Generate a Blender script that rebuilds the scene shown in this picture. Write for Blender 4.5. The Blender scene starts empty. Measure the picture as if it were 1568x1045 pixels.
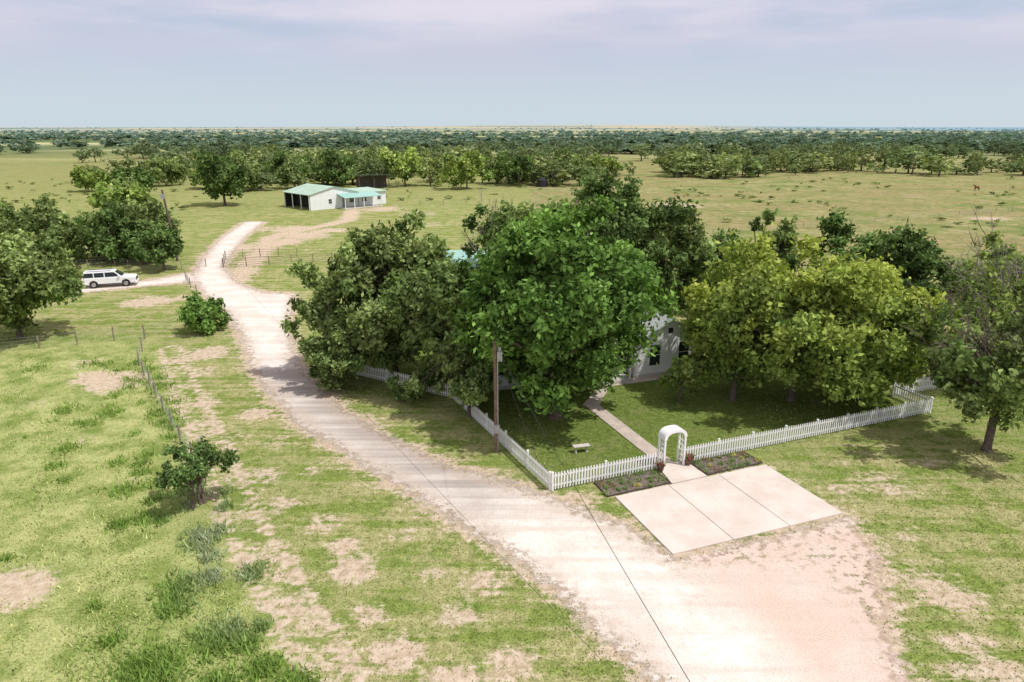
import bpy, math, random
import numpy as np
from mathutils import Vector, Matrix
rng = np.random.default_rng(7)
random.seed(7)
SC = bpy.context.scene
COL = SC.collection

# ------------------------------------------------------------------ helpers
class NT:
    def __init__(s, tree):
        s.t = tree; s.n = tree.nodes; s.l = tree.links
    def add(s, typ, **kw):
        nd = s.n.new(typ)
        for k, v in kw.items(): setattr(nd, k, v)
        return nd
    def inp(s, nd, key, v):
        if isinstance(v, bpy.types.NodeSocket): s.l.new(v, nd.inputs[key])
        else: nd.inputs[key].default_value = v
    def math(s, op, a, b=0.0):
        nd = s.n.new('ShaderNodeMath'); nd.operation = op
        s.inp(nd, 0, a); s.inp(nd, 1, b)
        return nd.outputs[0]
    def mix(s, f, a, b, mode='MIX'):
        nd = s.n.new('ShaderNodeMix'); nd.data_type = 'RGBA'; nd.blend_type = mode
        s.inp(nd, 0, f)
        for i, v in ((6, a), (7, b)):
            if not isinstance(v, bpy.types.NodeSocket) and len(v) == 3: v = (*v, 1)
            s.inp(nd, i, v)
        return nd.outputs[2]
    def noise(s, vec, scale, detail=4, rough=0.6):
        nd = s.n.new('ShaderNodeTexNoise')
        s.inp(nd, 'Vector', vec); nd.inputs['Scale'].default_value = scale
        nd.inputs['Detail'].default_value = detail; nd.inputs['Roughness'].default_value = rough
        return nd.outputs[0]
    def ramp(s, f, a, b, lo=0.0, hi=1.0):
        nd = s.n.new('ShaderNodeMapRange'); nd.interpolation_type = 'SMOOTHSTEP'
        s.inp(nd, 0, f); s.inp(nd, 1, a); s.inp(nd, 2, b); s.inp(nd, 3, lo); s.inp(nd, 4, hi)
        return nd.outputs[0]
    def attr(s, name):
        nd = s.n.new('ShaderNodeAttribute'); nd.attribute_name = name
        return nd
    def mapping(s, vec, rot=0.0, scale=(1, 1, 1)):
        nd = s.n.new('ShaderNodeMapping'); s.inp(nd, 'Vector', vec)
        nd.inputs['Rotation'].default_value = (0, 0, rot); nd.inputs['Scale'].default_value = scale
        return nd.outputs[0]

def new_mat(name):
    m = bpy.data.materials.new(name); m.use_nodes = True
    m.node_tree.nodes.clear()
    return m, NT(m.node_tree)

def simple_mat(name, col, rough=0.7, var=0.12, scale=3.0, metal=0.0, bump=0.0, spec=0.3):
    m, T = new_mat(name)
    tc = T.add('ShaderNodeTexCoord')
    n = T.noise(tc.outputs['Object'], scale, 5)
    dark = tuple(c * (1 - var) for c in col); lite = tuple(min(1, c * (1 + var)) for c in col)
    c = T.mix(T.ramp(n, .3, .7), dark, lite)
    p = T.add('ShaderNodeBsdfPrincipled')
    T.inp(p, 'Base Color', c); p.inputs['Roughness'].default_value = rough
    p.inputs['Metallic'].default_value = metal
    p.inputs['Specular IOR Level'].default_value = spec
    if bump:
        b = T.add('ShaderNodeBump'); b.inputs['Strength'].default_value = bump
        T.inp(b, 'Height', n); T.l.new(b.outputs[0], p.inputs['Normal'])
    o = T.add('ShaderNodeOutputMaterial'); T.l.new(p.outputs[0], o.inputs[0])
    return m

def mesh_np(name, V, F, mats, midx=None, col=None, attrs=None, smooth=None):
    me = bpy.data.meshes.new(name)
    V = np.asarray(V, dtype=np.float32)
    me.vertices.add(len(V)); me.vertices.foreach_set('co', V.ravel())
    loops = np.concatenate([f.ravel() for f in F]).astype(np.int32)
    tot = np.concatenate([np.full(len(f), f.shape[1]) for f in F])
    start = np.concatenate([[0], np.cumsum(tot)[:-1]]).astype(np.int32)
    me.loops.add(len(loops)); me.loops.foreach_set('vertex_index', loops)
    me.polygons.add(len(tot)); me.polygons.foreach_set('loop_start', start)
    if midx is not None: me.polygons.foreach_set('material_index', np.asarray(midx, dtype=np.int32))
    me.update(calc_edges=True)
    if col is not None:
        a = me.color_attributes.new('tint', 'FLOAT_COLOR', 'POINT')
        c4 = np.ones((len(V), 4), dtype=np.float32); c4[:, :3] = col
        a.data.foreach_set('color', c4.ravel())
    for k, v in (attrs or {}).items():
        a = me.attributes.new(k, 'FLOAT', 'POINT'); a.data.foreach_set('value', np.asarray(v, dtype=np.float32))
    for m in mats: me.materials.append(m)
    if smooth is not None:
        me.polygons.foreach_set('use_smooth', np.asarray(smooth, dtype=bool))
    ob = bpy.data.objects.new(name, me); COL.objects.link(ob)
    return ob

class Builder:
    def __init__(s): s.v = []; s.f = []; s.m = []; s.mats = []
    def mi(s, mat):
        if mat not in s.mats: s.mats.append(mat)
        return s.mats.index(mat)
    def poly(s, pts, mat):
        b = len(s.v); s.v += [tuple(p) for p in pts]; s.f.append(list(range(b, b + len(pts)))); s.m.append(s.mi(mat))
    def hexa(s, p, mat):
        b = len(s.v); s.v += [tuple(q) for q in p]
        for f in ((3, 2, 1, 0), (4, 5, 6, 7), (0, 1, 5, 4), (1, 2, 6, 5), (2, 3, 7, 6), (3, 0, 4, 7)):
            s.f.append([b + i for i in f]); s.m.append(s.mi(mat))
    def box(s, lo, hi, mat, M=None):
        x0, y0, z0 = lo; x1, y1, z1 = hi
        p = [(x0, y0, z0), (x1, y0, z0), (x1, y1, z0), (x0, y1, z0), (x0, y0, z1), (x1, y0, z1), (x1, y1, z1), (x0, y1, z1)]
        if M is not None: p = [tuple(M @ Vector(q)) for q in p]
        s.hexa(p, mat)
    def prism(s, prof, y0, y1, mat):
        b = len(s.v); n = len(prof)
        s.v += [(x, y0, z) for x, z in prof] + [(x, y1, z) for x, z in prof]
        s.f.append([b + i for i in range(n)]); s.f.append([b + n + i for i in reversed(range(n))]); s.m += [s.mi(mat)] * 2
        for i in range(n):
            j = (i + 1) % n; s.f.append([b + j, b + i, b + n + i, b + n + j]); s.m.append(s.mi(mat))
    def tube(s, pts, rad, mat, n=8, cap=True):
        b = len(s.v); pts = [Vector(p) for p in pts]
        if not hasattr(rad, '__len__'): rad = [rad] * len(pts)
        for i, p in enumerate(pts):
            d = (pts[min(i + 1, len(pts) - 1)] - pts[max(i - 1, 0)]).normalized()
            a = d.orthogonal().normalized() if i == 0 else (a - d * a.dot(d)).normalized()
            c = d.cross(a)
            for k in range(n):
                t = 2 * math.pi * k / n; s.v.append(tuple(p + (a * math.cos(t) + c * math.sin(t)) * rad[i]))
        for i in range(len(pts) - 1):
            for k in range(n):
                k2 = (k + 1) % n; s.f.append([b + i * n + k, b + i * n + k2, b + (i + 1) * n + k2, b + (i + 1) * n + k]); s.m.append(s.mi(mat))
        if cap:
            s.f.append([b + k for k in reversed(range(n))]); s.m.append(s.mi(mat))
            e = b + (len(pts) - 1) * n; s.f.append([e + k for k in range(n)]); s.m.append(s.mi(mat))
    def make(s, name, loc=(0, 0, 0), rot=0.0, parent=None, bevel=0.0):
        me = bpy.data.meshes.new(name); me.from_pydata(s.v, [], s.f)
        for m in s.mats: me.materials.append(m)
        me.polygons.foreach_set('material_index', s.m)
        me.update()
        ob = bpy.data.objects.new(name, me); COL.objects.link(ob)
        ob.location = loc; ob.rotation_euler = (0, 0, rot)
        if parent: ob.parent = parent
        if bevel:
            b = ob.modifiers.new('bevel', 'BEVEL'); b.width = bevel; b.segments = 2; b.limit_method = 'ANGLE'
        return ob

def empty(name, loc=(0, 0, 0), rot=0.0):
    e = bpy.data.objects.new(name, None); COL.objects.link(e); e.location = loc; e.rotation_euler = (0, 0, rot); e.empty_display_size = .3
    return e

def sd_poly(P, poly):
    poly = np.asarray(poly, float); n = len(poly)
    d = np.full(len(P), 1e9); ins = np.zeros(len(P), bool)
    for i in range(n):
        a = poly[i]; b = poly[(i + 1) % n]; e = b - a; w = P - a
        t = np.clip((w @ e) / (e @ e), 0, 1); q = w - t[:, None] * e
        d = np.minimum(d, np.hypot(q[:, 0], q[:, 1]))
        c = ((a[1] > P[:, 1]) != (b[1] > P[:, 1]))
        with np.errstate(divide='ignore', invalid='ignore'):
            xi = a[0] + (P[:, 1] - a[1]) * e[0] / (e[1] if e[1] != 0 else 1e-9)
        ins ^= c & (P[:, 0] < xi)
    return np.where(ins, -d, d)
def d_line(P, pts):
    d = np.full(len(P), 1e9)
    for a, b in zip(pts[:-1], pts[1:]):
        a = np.array(a, float); b = np.array(b, float); e = b - a; w = P - a
        t = np.clip((w @ e) / (e @ e), 0, 1); q = w - t[:, None] * e
        d = np.minimum(d, np.hypot(q[:, 0], q[:, 1]))
    return d

# ------------------------------------------------------------------ plan data (metres; x right, y away)
ROAD = [(6.5, 15.5), (5, 19), (3.5, 21.2), (1.8, 23.9), (-.7, 27.1), (-3.3, 29.8), (-6.4, 33.1), (-10, 36.6), (-13.4, 40.3), (-16.5, 44.7),
        (-19.8, 50.1), (-23.8, 58.6), (-28.6, 67.6), (-34.9, 76.2), (-40, 85.1), (-44.5, 98.6), (-49.5, 118), (-53, 138), (-49, 138), (-45.5, 118), (-41.3, 101),
        (-38.4, 91), (-33, 81.5), (-28.1, 76.6), (-24.6, 76), (-21.2, 62.8), (-17.2, 52.4), (-14.7, 48), (-11.6, 43), (-7.2, 37.9),
        (-3.4, 34.6), (-.8, 33.1), (2.2, 31.0), (5.2, 28.6), (7.1, 26), (12, 27.6), (16.0, 29.2), (15.9, 26.3), (14.1, 22.1), (13.2, 19), (13, 15.5)]
SPUR = [(-41.6, 87.9), (-44.3, 83.5), (-50.3, 79.9), (-58, 77), (-58, 74.5), (-48.6, 76.9), (-42.2, 80.6), (-38, 83)]
PAD = [(5.24, 31.26), (7.07, 26.3), (16.1, 29.7), (14.1, 34.75)]
TRACK = [(-29, 56), (-23.2, 46), (-16.9, 35.8), (-12.9, 29), (-8.6, 22.9), (-4, 16)]
WALK = [[(8.75, 34.6), (5.4, 43.4)], [(5.2, 43.2), (6.9, 47.4), (14.5, 50.2)]]
BED_L = [(4.35, 32.75), (4.85, 31.3), (8.35, 32.7), (7.75, 34.15)]
BED_R = [(10.0, 35.0), (10.55, 33.6), (14.0, 34.98), (13.4, 36.3)]
PATCH = [(-29.4, 48, 2.6, 1), (-31.5, 49, 1.8, .9), (-25.3, 54.9, 2.4, .8), (-27, 53, 2, .6), (-39.4, 72.6, 3.2, .8), (-36.5, 74, 2, .6), (-16.7, 42.2, 1.5, .8), (-20, 23.9, 1.6, 1), (-21, 24.5, 1.2, .8),
         (-6.8, 25.4, 1.3, .78), (-7.6, 27, 1.0, .7), (-8.6, 22.9, 1.3, .7), (-4.1, 20.4, 1.3, .75), (-5.5, 22.5, 1.1, .65), (-2, 18.5, 1.8, .7), (95.9, 143.1, 5, .9), (39.2, 167.8, 7, .9),
         (18.4, 28.1, 1, .5), (17, 32, 1.4, .5), (19.5, 33, 2.6, .5), (24, 35, 2.5, .35), (3.2, 30.6, 1.6, .7), (5.7, 27.6, 1.2, .75), (17.5, 24, 2.2, .6), (16.5, 19.5, 2.5, .6), (20, 21, 1.5, .4),
         (-38, 112, 5.5, .8), (-36, 120, 6, .8), (-40, 128, 6, .75), (-33, 126, 4.5, .75), (-42, 107, 4.5, .75), (-46, 128, 6, .6), (-30, 160, 9, .6), (-20, 152, 8, .5), (-15, 135, 8, .4), (-30, 105, 4, .4),
         (-1, 24.5, 1.5, .55), (-13.2, 33.5, 1.4, .6), (-11.5, 30.5, 1.3, .6), (-21, 44, 1.6, .6), (-32, 66, 2, .4), (60, 110, 6, .35), (110, 190, 12, .4), (-9, 29, 1.7, .5), (-11, 34, 1.3, .5),
         (-14, 38, 1.4, .5), (-5, 28, 1.2, .45), (-2, 22.5, 1.4, .55), (0, 20, 1.4, .6), (-20, 40, 1.5, .5), (-24, 50, 1.8, .55), (-30, 60, 1.7, .4), (-34, 52, 2, .5), (-28, 30, 1.8, .45), (-26, 38, 2.2, .4),
         (-33, 44, 2, .4), (-10.5, 26, 1.2, .5), (-6, 19.5, 1.2, .5), (-3.5, 25, 1.2, .45), (-17, 38.5, 1.2, .5), (-20, 33, 1.5, .35)]

def height(x, y):
    r = 34 * np.exp(-((y - 7000) / 1500.) ** 2) * (0.35 + 0.65 * np.exp(-((x - 700) / 1800.) ** 2))
    r = r + 7 * np.exp(-((y - 3600) / 900.) ** 2) * (0.5 + .5 * np.sin(x / 900. + 1))
    return np.where(y > 900, r, 0)

# ------------------------------------------------------------------ ground
def axis(lo, hi, step, far_lo, far_hi, g=1.16):
    a = list(np.arange(lo, hi + 1e-6, step)); s = step; x = hi
    up = []
    while x < far_hi: s *= g; x += s; up.append(x)
    dn = []; s = step; x = lo
    while x > far_lo: s *= g; x -= s; dn.append(x)
    return np.array(dn[::-1] + a + up)
gx = axis(-62, 45, .4, -16000, 16000); gy = axis(12, 100, .4, -300, 22000, 1.07)
X, Y = np.meshgrid(gx, gy); P = np.stack([X.ravel(), Y.ravel()], 1)
nx, ny = len(gx), len(gy)
dr = np.minimum(sd_poly(P, ROAD), sd_poly(P, SPUR))
dirt = np.zeros(len(P))
for (x, y, r, a) in PATCH:
    dirt = np.maximum(dirt, a * np.exp(-((P[:, 0] - x) ** 2 + ((P[:, 1] - y)) ** 2) / r ** 2))
dirt = np.maximum(dirt, .74 * np.exp(-np.clip(dr, 0, 50) / 1.3))
dt = d_line(P, TRACK)
dirt = np.maximum(dirt, .66 * np.exp(-((dt - .8) / .35) ** 2))
dirt = np.maximum(dirt, .40 * np.exp(-(dt / 2.2) ** 2))
trk2 = d_line(P, [(-33, 78), (-38, 104), (-41, 118), (-37, 130), (-33, 140), (-36, 158)])
dirt = np.maximum(dirt, .72 * np.exp(-(trk2 / 2.6) ** 2))
dpad = sd_poly(P, PAD)
dirt = np.maximum(dirt, .5 * np.exp(-np.clip(dpad, 0, 9) / .8))
side = np.interp(P[:, 1], [12, 16, 22.9, 29, 35.8, 46, 56, 70], [-2, -5, -9.6, -14, -18, -24.5, -30, -42])
weed = 1 / (1 + np.exp((P[:, 0] - side) / .8)) * (P[:, 1] < 60)
YARD = [(2, 31.9), (27.6, 42.2), (24, 60), (-8, 62), (-14, 54), (-11.8, 49.4), (-4.1, 44.6)]
lawn = 1 / (1 + np.exp(sd_poly(P, YARD) / .5))
field = 1 / (1 + np.exp(-(P[:, 0] * .25 + P[:, 1] - 74) / 6.)) * (P[:, 0] > 5)
field = np.maximum(field, 1 / (1 + np.exp(-(P[:, 1] - 210) / 30.)) * .6)
ids = np.arange(nx * ny).reshape(ny, nx)
Fq = np.stack([ids[:-1, :-1], ids[:-1, 1:], ids[1:, 1:], ids[1:, :-1]], -1).reshape(-1, 4)
Z = height(P[:, 0], P[:, 1])

m_ground, T = new_mat('meadow_ground')
tc = T.add('ShaderNodeTexCoord'); O = tc.outputs['Object']
nA = T.noise(O, .11, 4, .6); nB = T.noise(O, .55, 5, .65); nC = T.noise(O, 2.6, 4, .7); nD = T.noise(O, 11, 3, .7)
st = T.noise(T.mapping(O, -math.radians(128.5), (.09, 1.3, 1)), 1.0, 5, .65)
green = T.mix(T.ramp(nC, .3, .7), (.14, .195, .04), (.28, .35, .09))
yell = T.mix(T.ramp(nC, .3, .7), (.31, .30, .125), (.48, .46, .22))
g = T.mix(T.ramp(T.math('ADD', T.math('MULTIPLY', nB, .5), T.math('MULTIPLY', st, .5)), .43, .55), green, yell)
lawnc = T.mix(T.ramp(nC, .3, .7), (.11, .16, .033), (.20, .265, .065))
lawnc = T.mix(T.ramp(nB, .5, .7, 0, .5), lawnc, (.28, .27, .12))
weedc = T.mix(T.ramp(nB, .33, .63), (.20, .27, .065), (.47, .49, .20))
weedc = T.mix(T.ramp(nC, .55, .75, 0, .6), weedc, (.15, .205, .045))
fieldc = T.mix(T.ramp(nA, .35, .65), (.21, .255, .08), (.41, .365, .18))
f2 = T.noise(T.mapping(O, .3, (.02, .06, 1)), 1.0, 4, .6)
fieldc = T.mix(T.ramp(f2, .42, .58, 0, .7), fieldc, (.36, .29, .145))
fieldc = T.mix(T.math('MULTIPLY', T.ramp(nB, .42, .62), .65), fieldc, (.15, .20, .065))
aw = T.attr('weed').outputs['Fac']; al = T.attr('lawn').outputs['Fac']; af = T.attr('field').outputs['Fac']; ad = T.attr('dirt').outputs['Fac']
g = T.mix(aw, g, weedc)
g = T.mix(T.ramp(nA, .42, .66, 0, .4), g, (.21, .285, .065))
g = T.mix(al, g, lawnc)
g = T.mix(af, g, fieldc)
fine = T.ramp(nD, .25, .75, .42, 1.42)
g = T.mix(1.0, g, T.mix(fine, (0, 0, 0), (1, 1, 1)), 'MULTIPLY')
dn = T.math('ADD', ad, T.math('MULTIPLY', T.math('SUBTRACT', T.math('ADD', T.math('MULTIPLY', nB, .4), T.math('MULTIPLY', nC, .6)), .5), 1.6))
dn = T.math('ADD', dn, T.math('MULTIPLY', T.math('SUBTRACT', st, .5), .9))
dmask = T.ramp(dn, .34, .60)
dirtc = T.mix(T.ramp(nC, .3, .7), (.44, .33, .23), (.64, .53, .41))
g = T.mix(T.math('MULTIPLY', dmask, .9), g, dirtc)
ln = T.add('ShaderNodeVectorMath', operation='LENGTH'); T.l.new(O, ln.inputs[0]); L = ln.outputs['Value']
fA = T.noise(T.mapping(O, 0, (.35, 1, 1)), .0034, 5, .6)
scrub = T.mix(T.ramp(fA, .47, .54), (.13, .17, .08), (.42, .41, .22))
g = T.mix(T.ramp(L, 330, 800), g, scrub)
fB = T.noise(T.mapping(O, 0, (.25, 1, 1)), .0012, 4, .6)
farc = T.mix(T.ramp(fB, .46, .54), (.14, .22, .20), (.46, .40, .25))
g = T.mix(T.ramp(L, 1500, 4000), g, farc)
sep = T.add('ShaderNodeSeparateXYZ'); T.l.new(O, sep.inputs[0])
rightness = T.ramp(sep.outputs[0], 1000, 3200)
g = T.mix(T.math('MULTIPLY', T.ramp(L, 2000, 5000), T.math('ADD', T.math('MULTIPLY', rightness, .75), .15)), g, (.19, .31, .38))  # aerial haze painted as blue into the far ground colour, stronger to the right
pb = T.add('ShaderNodeBsdfDiffuse'); T.inp(pb, 'Color', g)
bm = T.add('ShaderNodeBump'); bm.inputs['Strength'].default_value = .75; bm.inputs['Distance'].default_value = .15
T.inp(bm, 'Height', T.math('ADD', nC, T.math('MULTIPLY', nD, .7))); T.l.new(bm.outputs[0], pb.inputs['Normal'])
oo = T.add('ShaderNodeOutputMaterial'); T.l.new(pb.outputs[0], oo.inputs[0])
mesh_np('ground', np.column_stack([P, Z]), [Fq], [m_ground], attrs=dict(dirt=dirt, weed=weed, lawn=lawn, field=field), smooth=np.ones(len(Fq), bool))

# ------------------------------------------------------------------ gravel road sheet
rx = np.arange(-60, 20, .4); ry = np.arange(13, 141, .4)
RX, RY = np.meshgrid(rx, ry); RP = np.stack([RX.ravel(), RY.ravel()], 1)
rd = np.minimum(sd_poly(RP, ROAD), sd_poly(RP, SPUR))
i2 = np.arange(len(RP)).reshape(len(ry), len(rx))
rf = np.stack([i2[:-1, :-1], i2[:-1, 1:], i2[1:, 1:], i2[1:, :-1]], -1).reshape(-1, 4)
rf = rf[rd[rf].min(1) < 1.4]
used = np.unique(rf); rem = -np.ones(len(RP), int); rem[used] = np.arange(len(used))
m_road, T = new_mat('caliche_gravel')
tc = T.add('ShaderNodeTexCoord'); O = tc.outputs['Object']
n1 = T.noise(O, .35, 4); n2 = T.noise(O, 2.2, 5, .7); n3 = T.noise(O, 18, 3, .8)
st = T.noise(T.mapping(O, -math.radians(130), (.05, 1.3, 1)), 1.0, 4)
rdn = T.attr('edge').outputs['Fac']; worn_shade = T.attr('worn_shade').outputs['Fac']
c = T.mix(T.ramp(n1, .35, .65), (.66, .59, .51), (.80, .74, .66))
c = T.mix(T.ramp(st, .45, .62, 0, .5), c, (.56, .485, .41))
c = T.mix(T.math('MULTIPLY', worn_shade, T.ramp(st, .38, .58, .5, 1.0)), c, (.37, .325, .29))  # grey-brown dirt tone with the tree shade painted in
c = T.mix(T.ramp(n2, .50, .72, 0, .45), c, (.48, .41, .33))
c = T.mix(T.math('MULTIPLY', T.ramp(rdn, -1.5, .2), T.ramp(n2, .38, .6, .2, .9)), c, (.45, .36, .27))
redz = T.attr('pink').outputs['Fac']
c = T.mix(T.math('MULTIPLY', redz, T.ramp(n1, .3, .6, .35, .9)), c, (.62, .48, .385))
c = T.mix(T.math('MULTIPLY', T.attr('tuft').outputs['Fac'], T.ramp(n2, .52, .58)), c, (.25, .22, .12))
c = T.mix(1.0, c, T.mix(T.ramp(n3, .25, .75, .72, 1.14), (0, 0, 0), (1, 1, 1)), 'MULTIPLY')
sd_ = T.math('ADD', rdn, T.math('MULTIPLY', T.math('SUBTRACT', T.math('ADD', T.math('MULTIPLY', n2, .6), T.math('MULTIPLY', n1, .4)), .5), 4.6))
alpha = T.ramp(sd_, -.4, .4, 1.0, 0.0)
pb = T.add('ShaderNodeBsdfDiffuse'); T.inp(pb, 'Color', c)
tr = T.add('ShaderNodeBsdfTransparent'); mx = T.add('ShaderNodeMixShader'); T.inp(mx, 0, alpha); T.l.new(tr.outputs[0], mx.inputs[1]); T.l.new(pb.outputs[0], mx.inputs[2])
bm = T.add('ShaderNodeBump'); bm.inputs['Strength'].default_value = .4; bm.inputs['Distance'].default_value = .05
T.inp(bm, 'Height', T.math('ADD', n2, n3)); T.l.new(bm.outputs[0], pb.inputs['Normal'])
oo = T.add('ShaderNodeOutputMaterial'); T.l.new(mx.outputs[0], oo.inputs[0])
UP = RP[used]
pz = sd_poly(UP, [(7.4, 26), (12, 27.6), (16.2, 29.2), (18, 24), (18, 13), (11.3, 13), (9.5, 21)])
pink = np.clip(.5 - pz / 1.8, 0, 1)
tuft = .95 * np.exp(-((UP[:, 0] - 14.6) ** 2 / 1.6 + (UP[:, 1] - 25) ** 2 / 14))
tuft = np.maximum(tuft, .8 * np.exp(-((UP[:, 0] - 10) ** 2 / 8 + (UP[:, 1] - 26.4) ** 2 / .8)))
tuft = np.maximum(tuft, .8 * np.exp(-((UP[:, 0] - 13) ** 2 / 2 + (UP[:, 1] - 26.3) ** 2 / 1.0)))
worn_shade = np.exp(-(d_line(UP, [(-17, 50), (-12, 42.5), (-6, 36), (-2, 32.3)]) / 2.6) ** 2) * .95  # patch of grey dirt plus leaf shadow put into the road colour
mesh_np('gravel_road', np.column_stack([UP, np.full(len(UP), .012)]), [rem[rf]], [m_road], attrs=dict(edge=rd[used], pink=pink, tuft=tuft, worn_shade=worn_shade))

# ------------------------------------------------------------------ concrete pad, walkway, beds
m_conc, T = new_mat('pale_concrete')
tc = T.add('ShaderNodeTexCoord'); O = tc.outputs['Object']
c = T.mix(T.ramp(T.noise(O, .6, 5), .35, .65), (.58, .50, .43), (.66, .585, .515))
c = T.mix(T.ramp(T.noise(O, 1.1, 6, .65), .58, .70, 0, .4), c, (.50, .40, .30))
c = T.mix(1.0, c, T.mix(T.ramp(T.noise(O, 22, 3), .3, .7, .92, 1.04), (0, 0, 0), (1, 1, 1)), 'MULTIPLY')
pb = T.add('ShaderNodeBsdfPrincipled'); T.inp(pb, 'Base Color', c); pb.inputs['Roughness'].default_value = .85; pb.inputs['Specular IOR Level'].default_value = .2
oo = T.add('ShaderNodeOutputMaterial'); T.l.new(pb.outputs[0], oo.inputs[0])
m_joint = simple_mat('slab_joint', (.22, .19, .16), .9)  # darker sheet seen in the gaps between the slabs
B = Builder()
a, b_, c_, d_ = [np.array(q) for q in PAD]
def lerp(p, q, t): return p + (q - p) * t
for i in range(3):
    g0 = .0018 if i else 0; g1 = .0018 if i < 2 else 0
    q = [lerp(b_, c_, i / 3 + g0), lerp(b_, c_, (i + 1) / 3 - g1), lerp(a, d_, (i + 1) / 3 - g1), lerp(a, d_, i / 3 + g0)]
    B.hexa([(*p, .0) for p in q] + [(*p, .07) for p in q], m_conc)
q = [b_, c_, d_, a]; B.poly([(*lerp(p, (a + c_) / 2, .004), .045) for p in q], m_joint)
B.make('concrete_parking_pad', bevel=.008)
def strip(pts, w, z0, z1, mat, B):
    pts = [Vector((*p, 0)) for p in pts]
    L_, R_ = [], []
    for i, p in enumerate(pts):
        d = (pts[min(i + 1, len(pts) - 1)] - pts[max(i - 1, 0)]).normalized(); n = Vector((-d.y, d.x, 0)) * w / 2
        L_.append(p + n); R_.append(p - n)
    for i in range(len(pts) - 1):
        q = [R_[i], R_[i + 1], L_[i + 1], L_[i]]
        B.hexa([(p.x, p.y, z0) for p in q] + [(p.x, p.y, z1) for p in q], mat)
m_walk = simple_mat('walk_concrete', (.46, .39, .33), .9, .15, 1.5)
B = Builder(); strip(WALK[0], .95, 0, .05, m_walk, B); strip(WALK[1], .95, 0, .045, m_walk, B)
q = [(8.42, 32.6), (10.5, 33.42), (9.72, 35.3), (8.05, 34.6)]
B.hexa([(*p, 0) for p in q] + [(*p, .068) for p in q], m_conc)
B.make('concrete_walkway')
m_mulch = simple_mat('bark_mulch', (.15, .12, .10), .95, .45, 9, bump=.6)
m_edging = simple_mat('edging', (.06, .045, .04))
for bd in (BED_L, BED_R):
    B = Builder(); B.hexa([(*p, 0) for p in bd] + [(*p, .05) for p in bd], m_mulch)
    for i in range(4):
        p, q_ = bd[i], bd[(i + 1) % 4]; B.tube([(*p, .05), (*q_, .05)], .04, m_edging, 5)
    B.make('flower_bed')

# ------------------------------------------------------------------ foliage
def leaf_mat(name, trans=.3):
    m, T = new_mat(name)
    at = T.attr('tint'); pb = T.add('ShaderNodeBsdfDiffuse'); T.l.new(at.outputs['Color'], pb.inputs['Color'])
    o = T.add('ShaderNodeOutputMaterial')
    if trans:
        tr = T.add('ShaderNodeBsdfTranslucent')
        T.inp(tr, 'Color', T.mix(1.0, at.outputs['Color'], (1.15, 1.3, .6), 'MULTIPLY'))
        mx = T.add('ShaderNodeMixShader'); mx.inputs[0].default_value = trans
        T.l.new(pb.outputs[0], mx.inputs[1]); T.l.new(tr.outputs[0], mx.inputs[2]); T.l.new(mx.outputs[0], o.inputs[0])
    else: T.l.new(pb.outputs[0], o.inputs[0])
    return m
m_leaf = leaf_mat('leaves'); m_blade = leaf_mat('grass_blades', 0)
m_bark = simple_mat('bark', (.13, .10, .08), .95, .35, 6, bump=.6)
m_bark_g = simple_mat('grey_bark', (.24, .21, .18), .95, .25, 6)

def unit(v): return v / np.maximum(np.linalg.norm(v, axis=1, keepdims=True), 1e-9)
def leaves(C, out, size, r, elong=.55):
    n = len(C); nrm = unit(r.normal(size=(n, 3)) + out * .8 + np.array([0, 0, .35]))
    t = unit(np.cross(nrm, r.normal(size=(n, 3)))); b = np.cross(nrm, t)
    s = size * r.uniform(.55, 1.4, (n, 1))
    V = np.stack([C + t * s, C + b * s * elong, C - t * s, C - b * s * elong], 1)
    return V.reshape(-1, 3), np.arange(4 * n).reshape(n, 4)

def crown(h, w, cb, n, nb, r, blob=.17, spray=True, wb=1.0):
    H = h - cb; cz = cb + H * .46
    d = unit(r.normal(size=(nb, 3))); rad = r.uniform(.25, .90, nb) ** .7
    az = np.arctan2(d[:, 1], d[:, 0])
    wob = 1 + wb * (.15 * np.sin(3 * az + r.uniform(0, 6)) + .10 * np.sin(5 * az + r.uniform(0, 6)) + .08 * np.sin(4 * d[:, 2] * 3 + 2 * az))
    bc = d * rad[:, None] * wob[:, None] * np.array([w / 2, w / 2, H / 2])
    lowc = bc[:, 2] < 0
    bc[:, :2] *= np.where(lowc, 1.0 - .25 * (-bc[:, 2] / (H / 2)), 1.0 - .10 * bc[:, 2] / (H / 2))[:, None]
    bc[:, 2] += cz
    br = r.uniform(.55, 1.4, nb) * blob * w * .62
    k = r.choice(nb, n, p=br ** 2 / (br ** 2).sum())
    if spray:
        ns = 16; sd = unit(r.normal(size=(nb, ns, 3)).reshape(-1, 3) + np.repeat(d, ns, 0) * .55 + np.array([0, 0, .25])).reshape(nb, ns, 3)
        sl = r.uniform(.55, 1.5, (nb, ns)); j = r.integers(0, ns, n); t = r.uniform(.1, 1.0, n) ** .6
        C = bc[k] + sd[k, j] * (sl[k, j] * t * br[k])[:, None] + r.normal(size=(n, 3)) * (br[k] * .2)[:, None]
        u = sd[k, j]
    else:
        u = unit(r.normal(size=(n, 3)) + np.array([0, 0, .30])); rr = r.uniform(.25, 1.08, n) ** .5
        C = bc[k] + u * (br[k] * rr)[:, None] * np.array([1.15, 1.15, .8])
    o = unit(u * .7 + unit(C - np.array([0, 0, cz])) * .5)
    keep = C[:, 2] > cb * .55
    return C[keep], o[keep], k[keep], bc, br

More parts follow.
